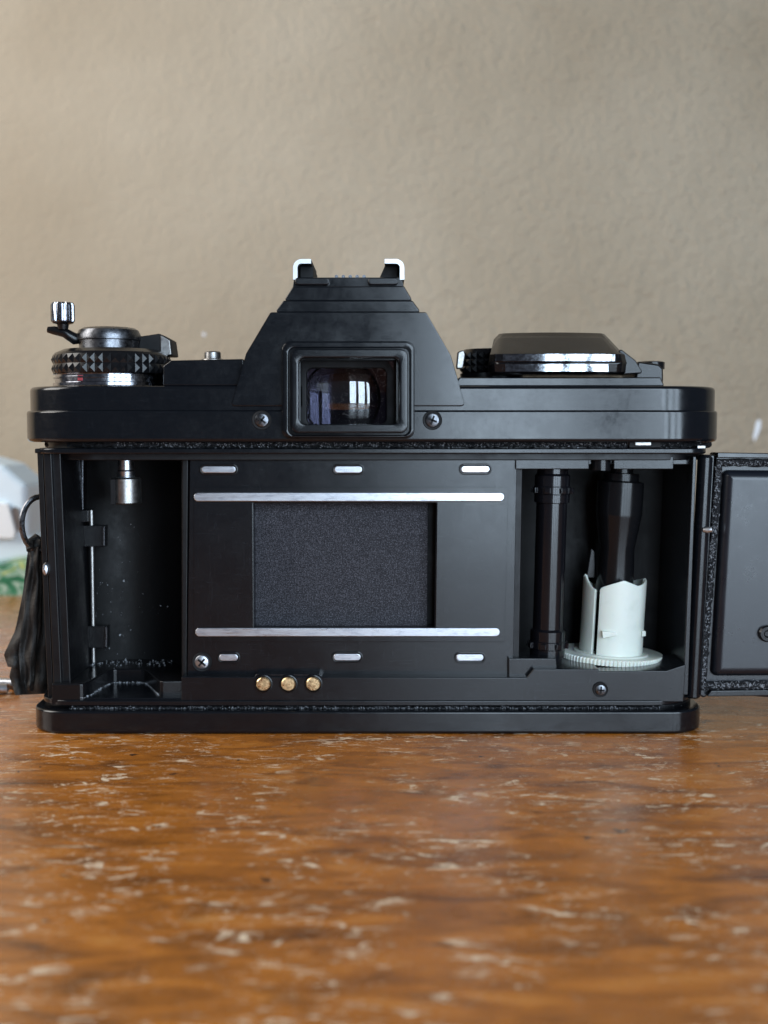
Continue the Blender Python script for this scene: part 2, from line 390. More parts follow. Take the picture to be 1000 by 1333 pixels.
# finder glass: a domed front pane over a dark hollow lens
def pane(name, px, y, sag, sign, thick, mt, ox=0, oz=0):
    gx0, gy0, gx1, gy1 = px; a, b_ = at(gx0, gy0, y), at(gx1, gy1, y); NN = 24; vs = []; fs = []; k = NN + 1
    for lay in range(2):
        for j in range(k):
            for i in range(k):
                u, v = i / NN * 2 - 1, j / NN * 2 - 1; hw, hh = (b_.x - a.x) / 2, (a.z - b_.z) / 2
                vs.append(((a.x + b_.x) / 2 + hw * u, y + sign * sag * ((u * hw - ox) ** 2 + (v * hh + oz) ** 2) + lay * thick, (a.z + b_.z) / 2 - hh * v))
    for lay in range(2):
        for j in range(NN):
            for i in range(NN): q = lay * k * k + j * k + i; fs.append((q, q + 1, q + k + 1, q + k))
    rim = list(range(k)) + [j * k + NN for j in range(1, k)] + [NN * k + i for i in range(NN - 1, -1, -1)] + [j * k for j in range(NN - 1, 0, -1)]
    for q in range(len(rim)): a1, b1 = rim[q], rim[(q + 1) % len(rim)]; fs.append((a1, b1, b1 + k * k, a1 + k * k))
    m = MB(); m.add(vs, fs); return m.done(name, mt, EYF, sharp=60)
M_CLEAR = mat('clear_glass', (0.94, 0.95, 0.95), 0.01, Transmission_Weight=1.0, IOR=1.65)
pane('eyepiece_glass', (392, 474, 510, 558), -.02, .32, 1, .04, M_CLEAR)
pane('eyepiece_lens', (390, 470, 512, 562), .34, .26, -1, .1, M_GLASS, -.22, -.10)
# cut the finder opening through the housing and the cover
def cut(objs, lo, hi):
    c = MB().box(lo, hi).done('cutter', M_MATTE)
    for o in objs:
        off = Vector((0, 0, 0)); p = o.parent
        while p is not None: off += p.location; p = p.parent
        c.location = (0, 0, 0)
        o.modifiers.clear()
        b = o.modifiers.new('cut', 'BOOLEAN'); b.operation = 'DIFFERENCE'; b.object = c; b.solver = 'EXACT'
        bpy.context.view_layer.update()
        ev = o.evaluated_get(bpy.context.evaluated_depsgraph_get()); me = bpy.data.meshes.new_from_object(ev)
        o.modifiers.clear(); bm = bmesh.new(); bm.from_mesh(me)
        for e in bm.edges: e.smooth = not (len(e.link_faces) == 2 and e.calc_face_angle(0) > R(32))
        for f in bm.faces: f.smooth = True
        bm.to_mesh(me); bm.free(); o.data = me
        w = o.modifiers.new('normals', 'WEIGHTED_NORMAL'); w.keep_sharp = True; w.weight = 80
    bpy.data.objects.remove(c)
pa, pb = at(392, 554, -.5), at(516, 469, -.5)
cut([top, hum, SP], (pa.x, -3, pa.z), (pb.x, .35, pb.z))
MB().frame(rect(391, 467, 517, 554), rect(399, 479, 503, 552), -.1, .3, .1, .12, .03, 5).done('glass_mount', M_MATTE, EYF)
# ---- screws
def screw(px, py, y, r, name, mt, ang=15, parent=CAM):
    c = at(px, py, y); m = MB()
    prof = [(0.0001, -.045), (r * .5, -.04), (r * .85, -.028), (r, 0), (r, .05)]
    m.lathe(prof, c, 'y', 28); o = m.done(name, mt, parent)
    m = MB(); rt = Matrix.Rotation(R(ang), 3, 'Y')
    for q in (0, 90):
        rr = Matrix.Rotation(R(ang + q), 3, 'Y')
        m.box((c.x - r * .62, c.y - .052, c.z - r * .13), (c.x + r * .62, c.y - .03, c.z + r * .13), rr)
    m.done('cross_slot', M_MATTE, o); 
    m = MB(); m.lathe([(r * 1.02, -.004), (r * 1.22, -.012), (r * 1.3, 0), (r * 1.3, .02)], c, 'y', 28); m.done('screw_seat', M_MATTE, o)
    return o
screw(341, 547, YR - .01, .145, 'screw', M_DARKM, 35)
screw(563, 547, YR - .01, .145, 'screw', M_DARKM, 20)
screw(782, 898, -.36, .115, 'screw', M_DARKM, 5)
screw(263, 862, -.02, .15, 'screw', M_STEEL, 40)

# ---- rewind dial
dc = at(145, 480, .9); dc = Vector((dc.x, .95, 0)); sc = 63.3
zD = lambda py: at(145, py, .95 - 1.15).z                    # heights as read on the near rim
def pyr(m, c, r, z0, z1, rows, nn, h):
    n2 = nn * 2; n1 = rows * 2; rings = []
    for i in range(n1 + 1):
        z = z0 + (z1 - z0) * i / n1
        rings.append([(c.x + (r + (h if (i & 1) and (j & 1) else 0)) * math.cos(2 * math.pi * j / n2), c.y + (r + (h if (i & 1) and (j & 1) else 0)) * math.sin(2 * math.pi * j / n2), z) for j in range(n2)])
    k = n2; o = m.add([p for r_ in rings for p in r_], [])
    for i in range(n1):
        for j in range(k):
            a, b, c2, d = o + i * k + j, o + i * k + (j + 1) % k, o + (i + 1) * k + (j + 1) % k, o + (i + 1) * k + j
            if (i & 1) ^ (j & 1): fs = [(a, b, d), (b, c2, d)]
            else: fs = [(a, b, c2), (a, c2, d)]
            for f in fs: m.f.append(f); m.mi.append(m.cur)
m = MB(); m.lathe([(1.17, zD(501)), (1.17, zD(497)), (1.13, zD(496)), (1.13, zD(491.5)), (1.16, zD(491)), (1.16, zD(489)), (1.12, zD(488.5)), (1.12, zD(486)), (1.18, zD(485))], dc, 'z', 64); dial = m.done('rewind_dial', M_DIM, CAM)
m = MB(); pyr(m, dc, 1.16, zD(484), zD(459), 2, 46, .038); m.lathe([(1.16, zD(459)), (1.12, zD(456)), (.95, zD(451)), (.6, zD(449))], dc, 'z', 64)
m.done('knurled_ring', M_GLOSS, dial, flat=False, sharp=18)
m = MB(); a0 = R(-112)
for i in range(3): 
    aa = a0 + i * .035; m.box((dc.x + 1.132 * math.cos(aa) - .012, dc.y + 1.132 * math.sin(aa) - .012, zD(495)), (dc.x + 1.132 * math.cos(aa) + .014, dc.y + 1.132 * math.sin(aa) + .012, zD(488)))
m.done('red_index', M_RED, dial)
hx = at(142, 440, .95).x; hc = Vector((hx, .95, 0)); zH = lambda py: at(142, py, .3).z
m = MB(); m.lathe([(.66, zH(462)), (.655, zH(456)), (.60, zH(455)), (.60, zH(441)), (.64, zH(440)), (.645, zH(434)), (.60, zH(427)), (.52, zH(424)), (.45, zH(423.5)), (.43, zH(425)), (.0001, zH(425))], hc, 'z', 56)
hub = m.done('rewind_hub', M_DARKM, CAM)
m = MB(); m.lathe([(.665, zH(461)), (.70, zH(460)), (.70, zH(457)), (.63, zH(456.5))], hc, 'z', 48); m.done('hub_ring', M_CHROME, hub)
# crank arm and its knob
kc = at(82, 420, .7)
m = MB(); m.tube([at(62, 429, .75), at(70, 430, .75), at(84, 433, .75), at(97, 441, .8), at(112, 441, .9)], [.06, .085, .10, .12, .09], 12, .9); arm = m.done('rewind_crank', M_GLOSS, CAM)
m = MB(); z0, z1 = at(82, 421, .7).z, at(82, 394, .7).z
prof = [(.10, z0 - .12), (.12, z0 - .02), (.2, z0), (.22, z0 + .03)]
m.lathe(prof, (kc.x, kc.y, 0), 'z', 32); m.done('knob_neck', M_GLOSS, arm)
rings = []
for z, q in ((z0 + .03, .95), (z0 + .06, 1), (z1 - .05, 1), (z1, .88)):
    rings.append([(kc.x + (.235 if (j // 2) % 2 else .205) * q * math.cos(2 * math.pi * j / 64), kc.y + (.235 if (j // 2) % 2 else .205) * q * math.sin(2 * math.pi * j / 64), z) for j in range(64)])
m = MB(); m.loft(rings); m.done('crank_knob', M_DIM, arm)
# exposure lock block and the small button
m = MB(); m.slab([(180, 463), (181, 438), (207, 434), (222, 442), (225, 463)], 1.0, 1.7, .03, .03); blk = m.done('dial_lock', M_MATTE, CAM)
m = MB(); m.slab([(209, 462), (209, 436), (221, 443), (223, 462)], .96, 1.05, .02, .015); m.done('lock_face', M_GREY, blk)
bc = at(277, 470, .9); bz = lambda py: at(277, py, .9).z
m = MB(); m.lathe([(.24, bz(471)), (.23, bz(468)), (.17, bz(466.5)), (.165, bz(459)), (.14, bz(457.5)), (.0001, bz(458))], (bc.x, bc.y, 0), 'z', 32); m.done('button', M_GREY, CAM)

# ---- advance lever, with its worn curved front
def arc_front(pxl, pxr, py, y, bulge, nn):
    a, b = at(pxl, py, y), at(pxr, py, y)
    return [Vector((a.x + (b.x - a.x) * i / nn, y - bulge * (1 - (2 * i / nn - 1) ** 2), a.z)) for i in range(nn + 1)]
m = MB(); NN = 24; prof = [(641, 812, 488, -.12, .18), (637, 816, 484, -.18, .20), (636, 817, 474, -.20, .20), (636, 818, 472, -.18, .20), (637, 817, 470, -.20, .2), (638, 815, 461, -.16, .20), (639, 811, 458, -.06, .20), (643, 795, 441, .62, .24), (650, 788, 434, .85, .26)]
rings = []
for (l, r, py, y, bu) in prof:
    f = arc_front(l, r, py, y, bu, NN); z = f[0].z
    back = [Vector((f[-1].x - .15, 1.9, z)), Vector((f[0].x + .15, 1.9, z))]
    # round the two front corners
    f[0].y += .12; f[-1].y += .12; f[0].x += .01
    rings.append([tuple(p) for p in f + back])
m.loft(rings); lev = m.done('advance_lever', M_LEVER, CAM, sharp=40)
# worn bright band, a thin strip proud of the lever's front
M_WORN = metal('worn_bright_edge', (0.50, 0.52, 0.56), 0.05, 0.16, 9, 0.85)
m = MB(); ff = []
def strip(py0, py1, y, x0, x1):
    a = [p for p in arc_front(636, 818, py0, y - .012, .20, 60)]; b = [p for p in arc_front(636, 818, py1, y - .012, .20, 60)]
    A = [p for p in a if x0 <= p.x <= x1]; B = [Vector((p.x, p.y, b[0].z)) for p in A]
    o = m.add(A + B, []); k = len(A)
    for i in range(k - 1): m.f.append((o + i, o + i + 1, o + k + i + 1, o + k + i)); m.mi.append(0)
strip(470.5, 461.5, -.20, at(653, 465, -.3).x, at(802, 465, -.3).x)
strip(484, 474.5, -.20, at(656, 480, -.3).x, at(792, 480, -.3).x)
m.done('worn_edge', M_WORN, lev)
m = MB(); m.slab([(806, 488), (806, 452), (828, 469), (838, 486)], .05, 1.6, .04, .03); m.done('lever_shoulder', M_LEVER, lev)
lc = at(832, 480, 1.0)
m = MB(); m.slab([(826, 499), (830, 470), (858, 474), (864, 480), (864, 499)], .30, 1.7, .05, .05); lp = m.done('lever_pivot', M_LEVER, lev)
m = MB(); q = at(848, 473, 1.0); m.lathe([(.27, q.z - .12), (.27, q.z + .02), (.22, q.z + .04), (.0001, q.z + .04)], (q.x, 1.0, 0), 'z', 28); m.done('pivot_cap', M_GLOSS, lev)
# shutter dial behind the lever
q = at(640, 470, 1.6); zS = lambda py: at(640, py, 1.0).z
m = MB(); pyr(m, Vector((q.x, 1.6, 0)), .62, zS(484), zS(457), 3, 26, .05); m.lathe([(.62, zS(457)), (.58, zS(453)), (.0001, zS(452))], (q.x, 1.6, 0), 'z', 40); m.lathe([(.66, zS(497)), (.66, zS(485)), (.60, zS(484))], (q.x, 1.6, 0), 'z', 40)
sd = m.done('shutter_dial', M_GLOSS, CAM, sharp=18)
m = MB(); m.slab([(594, 480), (596, 458), (604, 455), (606, 462), (603, 480)], .9, 1.1, .04, .03); m.done('chrome_tab', M_GREY, CAM)

# ---- body shell with the two chambers
LX = lambda py: 48 + (py - 590) * 14 / 315          # left edge of the body, measured
RXo = lambda py: 912 - (py - 590) * 12 / 315
m = MB()
for (o0, o1, y) in ((0, 8, .02), (8, 19, -.14), (19, 31, -.05)):
    m.slab([(LX(586) + o0, 586), (LX(586) + o1, 586), (LX(908) + o1, 908), (LX(908) + o0, 908)], y, YB - .1 - o0 * .001, .03, .025)
body = m.done('body_shell', M_INNER, CAM)
MB().slab([(45, 584), (45, 590), (80, 590), (80, 584)], -.12, .6, .02, .02).done('corner_lip', M_INNER, body)
MB().slab([(60, 595), (905, 595), (893, 918), (64, 918)], 2.35, YB - .05, .02, .02).done('front_wall', M_VOID, body)
# groove band above and below
xl, xr = xx(52, 580, .4), xx(926, 580, .4)
m = MB(); m.plate(plan(xl, xr, -.10, YB - .12), zz(599, .05), zz(560, -.3), [1.2, 1.2, .8, .8], .02, .02, 8); m.done('upper_deck', M_INNER, body)
xl, xr = xx(56, 587, .4), xx(914, 587, .4)
m = MB(); m.plate(plan(xl, xr, -.33, YB - .14), zz(591, -.33), zz(583.5, -.33), [.5, .5, .8, .8], .03, .03, 8); m.done('upper_lip', M_PANEL, body)
# header over the right chamber
m = MB(); m.slab(rect(671, 594, 767, 611), -.06, .5, .02, .02); m.slab(rect(799, 594, 877, 611), -.06, .5, .02, .02); m.slab(rect(760, 594, 905, 605), .12, .6, .02, .02)
hd = m.done('chamber_header', M_PANEL, body)
q = at(783, 603, .05); m = MB(); m.lathe([(.20, q.z - .14), (.20, q.z + .13)], (q.x, .14, 0), 'z', 28); m.done('header_boss', M_GLOSS, hd)
# right wall strip of the chamber
m = MB(); m.slab([(902, 594), (907, 594), (896, 905), (889, 905)], -.12, 2.4, .02, .02); m.done('chamber_wall', M_PANEL, body)
# partitions beside the gate block
MB().slab([(236, 594), (246, 594), (244, 884), (236, 884)], .10, 2.4, .04, .04).done('partition', M_INNER, body)
m = MB(); m.slab([(668, 594), (681, 594), (676, 880), (664, 880)], .06, 2.4, .04, .03); m.done('partition', M_INNER, body)

# ---- film gate with rails, pins and the cloth shutter
gate = MB().frame([(247, 595), (673, 595), (668, 879), (244, 879)], [(330, 655), (568, 655), (566, 818), (331, 818)], 0, .9, .03, .01, .02, 3, yh=.55).done('film_gate', M_PANEL, CAM)
MB().frame([(252, 634), (662, 634), (657, 836), (252, 836)], [(329, 654), (569, 654), (567, 819), (330, 819)], -.018, .02, .03, .01, .012, 3).done('gate_plateau', M_PANEL, gate)
def pill(px0, py0, px1, py1, y, mt, name, parent, th=.06):
    r = (at(px0, py0, y).z - at(px0, py1, y).z) / 2 - .001
    MB().slab(rect(px0, py0, px1, py1), y, y + th, r, .02, 7).done(name, mt, parent)
def seat(px0, py0, px1, py1, y):
    r = (at(px0, py0, y).z - at(px0, py1, y).z) / 2
    MB().frame(rect(px0 - 2.6, py0 - 2.6, px1 + 2.6, py1 + 2.6), rect(px0, py0, px1, py1), y, y + .05, r + .04, r, .012, 7).done('pin_seat', M_GLOSS, gate)
pill(252, 641, 657, 653, -.06, M_STEEL, 'film_rail', gate)
pill(254, 817.5, 651, 829, -.06, M_STEEL, 'film_rail', gate)
for x0, x1, y0 in ((262, 307, 606.5), (435, 472, 606.5), (600, 638, 606), (285, 310, 851.5), (434, 470, 851), (594, 630, 851.5)):
    seat(x0, y0, x1, y0 + 9.5, -.03); pill(x0, y0, x1, y0 + 9.5, -.05, M_STEEL, 'guide_pin', gate)
cur = MB(); cur.slab([(326, 650), (557, 650), (556, 824), (327, 824)], .34, .40, .01, .01); cur.done('shutter_curtain', M_CURTAIN, CAM)
MB().slab(rect(320, 645, 580, 828), .56, .6, .01, .01).done('shutter_back', M_MATTE, CAM)

# ---- lower ledge of the body
m = MB()
m.slab([(236, 914), (236, 881), (686, 882), (695, 871), (779, 871), (780, 874), (868, 873), (893, 865), (890, 914)], -.32, .9, .015, .02)
led = m.done('lower_ledge', M_PANEL, CAM)
m = MB(); m.slab([(662, 884), (662, 857), (724, 857), (727, 884)], -.14, .7, .02, .02); m.done('ledge_block', M_PANEL, led)
MB().slab([(330, 882), (334, 877), (416, 877), (421, 882), (421, 886), (330, 886)], -.26, .1, .03, .015).done('contact_bed', M_PANEL, led)
for px in (343, 375.5, 408):
    c = at(px, 890.5, -.34); m = MB()
    m.lathe([(.0001, -.03), (.12, -.028), (.14, -.01), (.14, .04)], c, 'y', 28); g = m.done('gold_contact', M_BRASS, CAM)
    m = MB(); m.lathe([(.145, .01), (.16, -.006), (.18, .0), (.185, .02)], c, 'y', 28); m.done('contact_ring', M_GLOSS, g)
# scalloped wall of the cassette chamber, seen over its floor
zt, zb = at(90, 890, -.3).z, at(90, 914, -.3).z
def pl(px, y, py=888): return (xx(px, py, y), y)
outer = [pl(67, -.30), pl(104, -.30)]
def sst(t): t = min(max(t, 0), 1); return t * t * (3 - 2 * t)
curve = [(p, -.3 + 1.45 * sst((p - 105) / 46) - 1.2 * sst((p - 186) / 24)) for p in [104 + 4 * i for i in range(28)]] + [(240, .0)]
pts = [(xx(67, 888, -.3), -.30)] + [(xx(p, 888, max(y, -.3)), y) for p, y in curve] + [(xx(240, 888, 1.4), 2.3), (xx(67, 888, -.3), 2.3)]
m = MB(); m.plate(pts, zb, zt, .03, .035, .0, 2); m.done('chamber_floor', M_GLOSS, CAM)
m = MB(); m.plate([(xx(66, 905, -.3), -.28), (xx(240, 905, -.3), -.28), (xx(240, 905, 1), 1.4), (xx(66, 905, -.3), 1.4)], zb - .05, at(90, 909, -.3).z, .02, .02, .0, 3); m.done('scallop_floor', M_PANEL, CAM)
# lip under the ledge, then the foam groove, then the base plate
xl, xr = xx(60, 915, .4), xx(899, 915, .4)
m = MB(); m.plate(plan(xl, xr, -.36, YB - .14), zz(919, -.36), zz(912, -.36), [.7, 1.0, .8, .8], .025, .02, 8); m.done('lower_lip', M_PANEL, body)
xl, xr = xx(54, 915, .4), xx(905, 915, .4)
m = MB(); m.plate(plan(xl, xr, -.12, YB - .12), zz(930), zz(915), [.9, 1.0, .8, .8], .0, .0, 8); m.done('lower_deck', M_INNER, body)
m = MB(); m.plate(plan(xx(47, 940, .15), xx(911, 940, .15), YR, YB), 0.0, zz(926), [.75, .75, .8, .8], .05, .07, 10); base = m.done('base_plate', M_COVER, CAM)
# body front block behind the chambers
m = MB(); m.lathe([(3.1, YB - .1), (3.1, YB + .5), (2.9, YB + .7), (2.3, YB + .7), (2.2, YB)], (at(453, 760, 0).x, 0, 3.2), 'y', 64); m.done('lens_mount', M_DARKM, CAM)

# ---- felt in both grooves, with crumbs
def crumbs(name, n, sampler, smin, smax, parent, mt=M_CRUMB):
    m = MB()
    for _ in range(n):
        c = sampler(); s_ = random.uniform(smin, smax) * random.choice((.6, .8, 1, 1, 1.4))
        vs = [c + Vector((random.gauss(0, 1), random.gauss(0, .6), random.gauss(0, 1))) * s_ for _ in range(4)]
        m.add(vs, [(0, 1, 2), (0, 2, 3), (0, 3, 1), (1, 3, 2)])
    o = m.done(name, mt, parent, flat=True); o['kind'] = 'stuff'; return o
def felt(px0, px1, py0, py1, y0, name='light_seal'):
    m = MB(); nn = 260; rings = []
    for i in range(nn + 1):
        px = px0 + (px1 - px0) * i / nn; rg = []
        cy = (py0 + py1) / 2; hh = (py1 - py0) / 2
        back = 1.0 * (max(0, (60 - (px - px0)) / 60) ** 2 + max(0, (60 - (px1 - px)) / 60) ** 2)
        for j in range(8):
            a = 2 * math.pi * j / 8
            rg.append(at(px, cy, y0 + back) + Vector((0, -math.cos(a) * .12 + random.gauss(0, .022), math.sin(a) * hh / 66 + random.gauss(0, .012))))
        rings.append(rg)
    m.loft(rings); return m.done(name, M_FELT, CAM)
f1 = felt(60, 925, 574, 583, -.10)
crumbs('foam_crumbs', 1500, lambda: at((px := random.uniform(150, 915)), random.gauss(579, 2.0), -.24 + 1.0 * max(0, (px - 865) / 60) ** 2), .004, .012, f1)
f2 = felt(60, 903, 918, 927, -.16)
crumbs('foam_crumbs', 2200, lambda: at((px := random.uniform(90, 895)), random.gauss(923, 1.8), -.30 + .6 * max(0, (px - 845) / 60) ** 2), .004, .013, f2)
m = MB(); m.slab(rect(819, 573, 861, 583), -.30, .1, .02, .02); nt = m.done('latch_notch', M_MATTE, CAM)
MB().slab(rect(827, 575, 848, 580), -.33, -.25, .02, .01).done('latch_plate', M_GREY, nt)
MB().slab(rect(908, 580, 919, 584), -.12, .1, .02, .01).done('hinge_tip', M_GREY, CAM)

# ---- rewind fork
fy = .95
q = at(164, 600, fy); zf = lambda py: at(164, py, fy - .25).z
m = MB(); m.lathe([(.165, zf(624)), (.18, zf(614)), (.16, zf(612)), (.16, zf(585))], (q.x, fy, 0), 'z', 32); fk = m.done('rewind_fork', M_STEEL, CAM)
m = MB(); m.lathe([(.0001, zf(655)), (.27, zf(657)), (.30, zf(655)), (.30, zf(624)), (.27, zf(622)), (.15, zf(622))], (q.x, fy, 0), 'z', 40); m.done('fork_drum', M_GREY, fk)
m = MB(); m.box((q.x - .25, fy - .33, zf(656)), (q.x - .16, fy - .1, zf(624))); m.done('fork_slot', M_MATTE, fk)
# ---- contact rod and clips at the chamber's side
m = MB(); a = at(119, 664, 1.6); b_ = at(122, 862, 1.6); m.tube([a, a.lerp(b_, .5), b_], .048, 12); rod = m.done('guide_rod', M_GREY, CAM)
for (x0, y0, x1, y1) in ((99, 684, 137, 712), (103, 815, 140, 844)):
    m = MB(); m.slab(rect(x0, y0, x1, y1), 1.52, 1.75, .02, .02); c_ = m.done('rod_clip', M_GLOSS, CAM)
    for r0, r1 in ((x0, x0 + 3), (x0 + 6.5, x0 + 8.5), (x1 - 3, x1 - 1)): MB().slab(rect(r0, y0 + 2, r1, y1 - 2), 1.47, 1.55, .005, .005).done('clip_rib', M_DARKM, c_)
m = MB(); m.slab(rect(92, 664, 115, 680), 1.45, 1.9, .02, .02); m.done('rod_clip', M_GLOSS, CAM)
for r0 in (100, 106): MB().slab(rect(r0, 594, r0 + 2.3, 664), 1.5, 1.9, .01, .01).done('side_rib', M_DARKM, CAM)
# curved chamber liner
m = MB(); rings = []
zt_, zb_ = zz(590, 0), zz(905, 0)
cx = (xx(82, 700, 1) + xx(238, 700, 1)) / 2; rx = (xx(238, 700, 1) - xx(82, 700, 1)) / 2
for z in (zb_, zt_): rings.append([(cx - rx * math.cos(t), .9 + 1.35 * math.sin(t), z) for t in [math.pi * i / 28 for i in range(29)]])
o = m.add(rings[0] + rings[1], [])
for i in range(28): m.f.append((o + i, o + i + 1, o + 30 + i, o + 29 + i)); m.mi.append(0)
m.done('cassette_liner', M_VOID, CAM)
def fl():
    px = random.gauss(150, 32); py = random.gauss(775, 55)
    return at(min(max(px, 95), 222), min(max(py, 640), 866), 1.9)
crumbs('dust_flecks', 70, fl, .005, .014, CAM, M_DUST)
def fl2():
    t = random.random(); i = min(int(t * 26), 26); (a1, y1), (a2, y2) = curve[i], curve[i + 1]; u = random.random()
    y = y1 + (y2 - y1) * u - .03; return Vector((xx(a1 + (a2 - a1) * u, 888, y), y, at(90, 909, -.3).z + .01))
crumbs('dust_flecks', 160, fl2, .006, .016, CAM, M_DUST)
crumbs('dust_flecks', 120, lambda: Vector((xx(random.uniform(90, 222), 870, 1.7), random.gauss(1.75, .22), zt + .012)), .006, .016, CAM, M_DUST)

# ---- sprocket roller
def axis_rot(a, b):
    z = (b - a).normalized(); y = z.cross(Vector((1, 0, 0))).normalized(); x = y.cross(z); return Matrix((x, y, z)).transposed()
M_SMOKE = mat('smoked_plastic', (0.006, 0.006, 0.008), 0.20, spec=0.35, Coat_Weight=0.3, Coat_Roughness=0.12)
def shaft(name, p_top, p_bot, y, prof, mt, parent, n=40, ph=0):
    """prof: (radius in photo px, photo y) down the leaning axis"""
    a, b = at(*p_bot, y), at(*p_top, y); rt = axis_rot(a, b); L = (b - a).length; k = (DIST + y) / F
    m = MB(); m.lathe([(r * k, (p_bot[1] - py) / (p_bot[1] - p_top[1]) * L) for r, py in prof], a, 'z', n, rt, ph)
    return m.done(name, mt, parent), a, rt, L, k
spr, a, rt, L, k = shaft('sprocket_roller', (720, 600), (712, 866), .55, [(17, 866), (20, 856), (20, 818), (20, 654), (20, 602)], M_SMOKE, CAM)
for (y0, y1, cx_) in ((616, 654, 719), (817, 854, 713)):
    h = lambda py: (866 - py) / 266 * L
    m = MB(); m.lathe([(21 * k, h(y1)), (23 * k, h(y1 - 1)), (23 * k, h((y0 + y1) / 2 + 8)), (24 * k, h((y0 + y1) / 2 + 7)), (24 * k, h((y0 + y1) / 2 - 2)), (23 * k, h((y0 + y1) / 2 - 3)), (23 * k, h(y0 + 3)), (20 * k, h(y0))], a, 'z', 40, rt)
    ring = m.done('sprocket_ring', M_SMOKE, spr)
    for t in range(8):
        an = math.pi / 4 * t + .42
        zc = h((y0 + y1) / 2 + 2.5)
        m = MB(); q = Vector((math.cos(an), math.sin(an), 0)); 
        m.box((-.05, -.055, -.055), (.06, .055, .055), Matrix.Rotation(an, 3, 'Z')); c = a + rt @ (q * (24.5 * k) + Vector((0, 0, zc)))
        for i in range(len(m.v)): m.v[i] = rt @ m.v[i] + c
        m.done('sprocket_tooth', M_SMOKE, spr, bevel=.012)
# ---- take-up spool
sy = 1.15
spool, a, rt, L, k = shaft('take_up_spool', (810, 600), (794.5, 856), sy, [(20, 856), (24, 850), (24, 745), (23, 712), (28, 680), (29, 672), (30, 668), (30, 627), (23, 625), (23, 616), (15, 615), (15, 600)], M_GLOSS, CAM)
h = lambda py: (856 - py) / 256 * L
# toothed disc
rr = 68.5 * k; nt_ = 84
def gring(z, f, q=0.0):
    return [a + rt @ Vector(((rr * f - (q if (j % 4) in (0, 1) else 0)) * math.cos(2 * math.pi * j / (nt_ * 4)), (rr * f - (q if (j % 4) in (0, 1) else 0)) * math.sin(2 * math.pi * j / (nt_ * 4)), z)) for j in range(nt_ * 4)]
m = MB(); m.loft([gring(-.02, .8), gring(-.0, .96, .02), gring(.012, 1, .03), gring(.10, 1, .03), gring(.125, .985, .03), gring(.13, .93), gring(.115, .90), gring(.115, .72), gring(.14, .70), gring(.14, .3)])
m.done('gear_disc', M_WHITE, spool, sharp=28)
# petals: a slotted tube with a scalloped top
ro, ri = 41 * k, 36.5 * k
def petal(a0, a1, top, nn=22):
    m = MB(); rings = []
    for i in range(nn + 1):
        t = a0 + (a1 - a0) * i / nn; ht = top(i / nn); c, s_ = math.cos(t), math.sin(t)
        def P_(r, z): return a + rt @ Vector((r * c, r * s_, z))
        fl_ = 1.0
        rings.append([P_(ri, .1), P_(ro, .1), P_(ro * .995, h(800)), P_(ro, ht - .05), P_((ro + ri) / 2 + .01, ht), P_(ri, ht - .03)])
    m.loft(rings); return m.done('spool_petal', M_WHITE, spool, sharp=50)
tp = lambda pk: (lambda u: h(764) + (h(748) - h(764)) * pk(u))
def front_top(u):
    if u < .37: f = (u / .37) ** .85
    elif u < .63: f = .42 + .58 * (1 - (u - .37) / .26)
    else: f = .42 + .62 * ((u - .63) / .37) ** 1.6
    return h(762) + (h(750) - h(762)) * f
petal(R(-127), R(-10), front_top, 34)
petal(R(-176), R(-138), lambda u: h(764) + (h(749) - h(764)) * (1 - u) ** 1.3)
petal(R(0), R(60), lambda u: h(760) + (h(750) - h(760)) * (1 - u)); petal(R(70), R(125), lambda u: h(764)); petal(R(130), R(182), lambda u: h(762) + (h(748) - h(762)) * u)
m = MB()
q0 = at(783, 826, sy - .62); 
m.loft([[tuple(Vector(q) + Vector((0, dy, 0))) for q in (at(783, 821, sy - .6), at(801, 822.5, sy - .6), at(803, 826, sy - .6), at(784, 830, sy - .6))] for dy in (-.10, .12)])
m.done('film_hook', M_WHITE, spool, bevel=.015)
m = MB(); m.slab([(836, 821), (841, 822), (841, 828), (836, 829)], sy - .4, sy, .01, .01); m.done('film_hook', M_WHITE, spool)
m = MB(); m.slab([(764, 752), (770, 714), (774, 718), (775, 752)], sy + .2, sy + .3, .01, .01); m.done('spool_leaf', M_GLOSS, spool)

# ---- film door, swung open to the right
def dpx(px, py, y): return at(px, py, y)
DY = .25
door = MB().slab([(932, 589), (1000, 591), (1790, 603), (1790, 897), (1000, 908), (925, 903), (917, 909), (910, 905)], DY, DY + .45, .05, .04).done('film_door', M_DOOR, CAM)
m = MB(); m.slab([(944, 612), (1760, 620), (1760, 878), (928, 882)], DY - .22, DY + .1, .12, .20, 6); m.done('door_panel', M_DOOR, door)
m = MB(); m.slab([(934, 589), (1780, 601), (1780, 605), (934, 596)], DY - .22, DY + .1, .02, .02); m.done('door_rim', M_COVER, door)
m = MB(); m.slab([(926, 899), (1780, 890), (1780, 896), (920, 907)], DY - .16, DY + .1, .02, .02); m.done('door_rim', M_COVER, door)
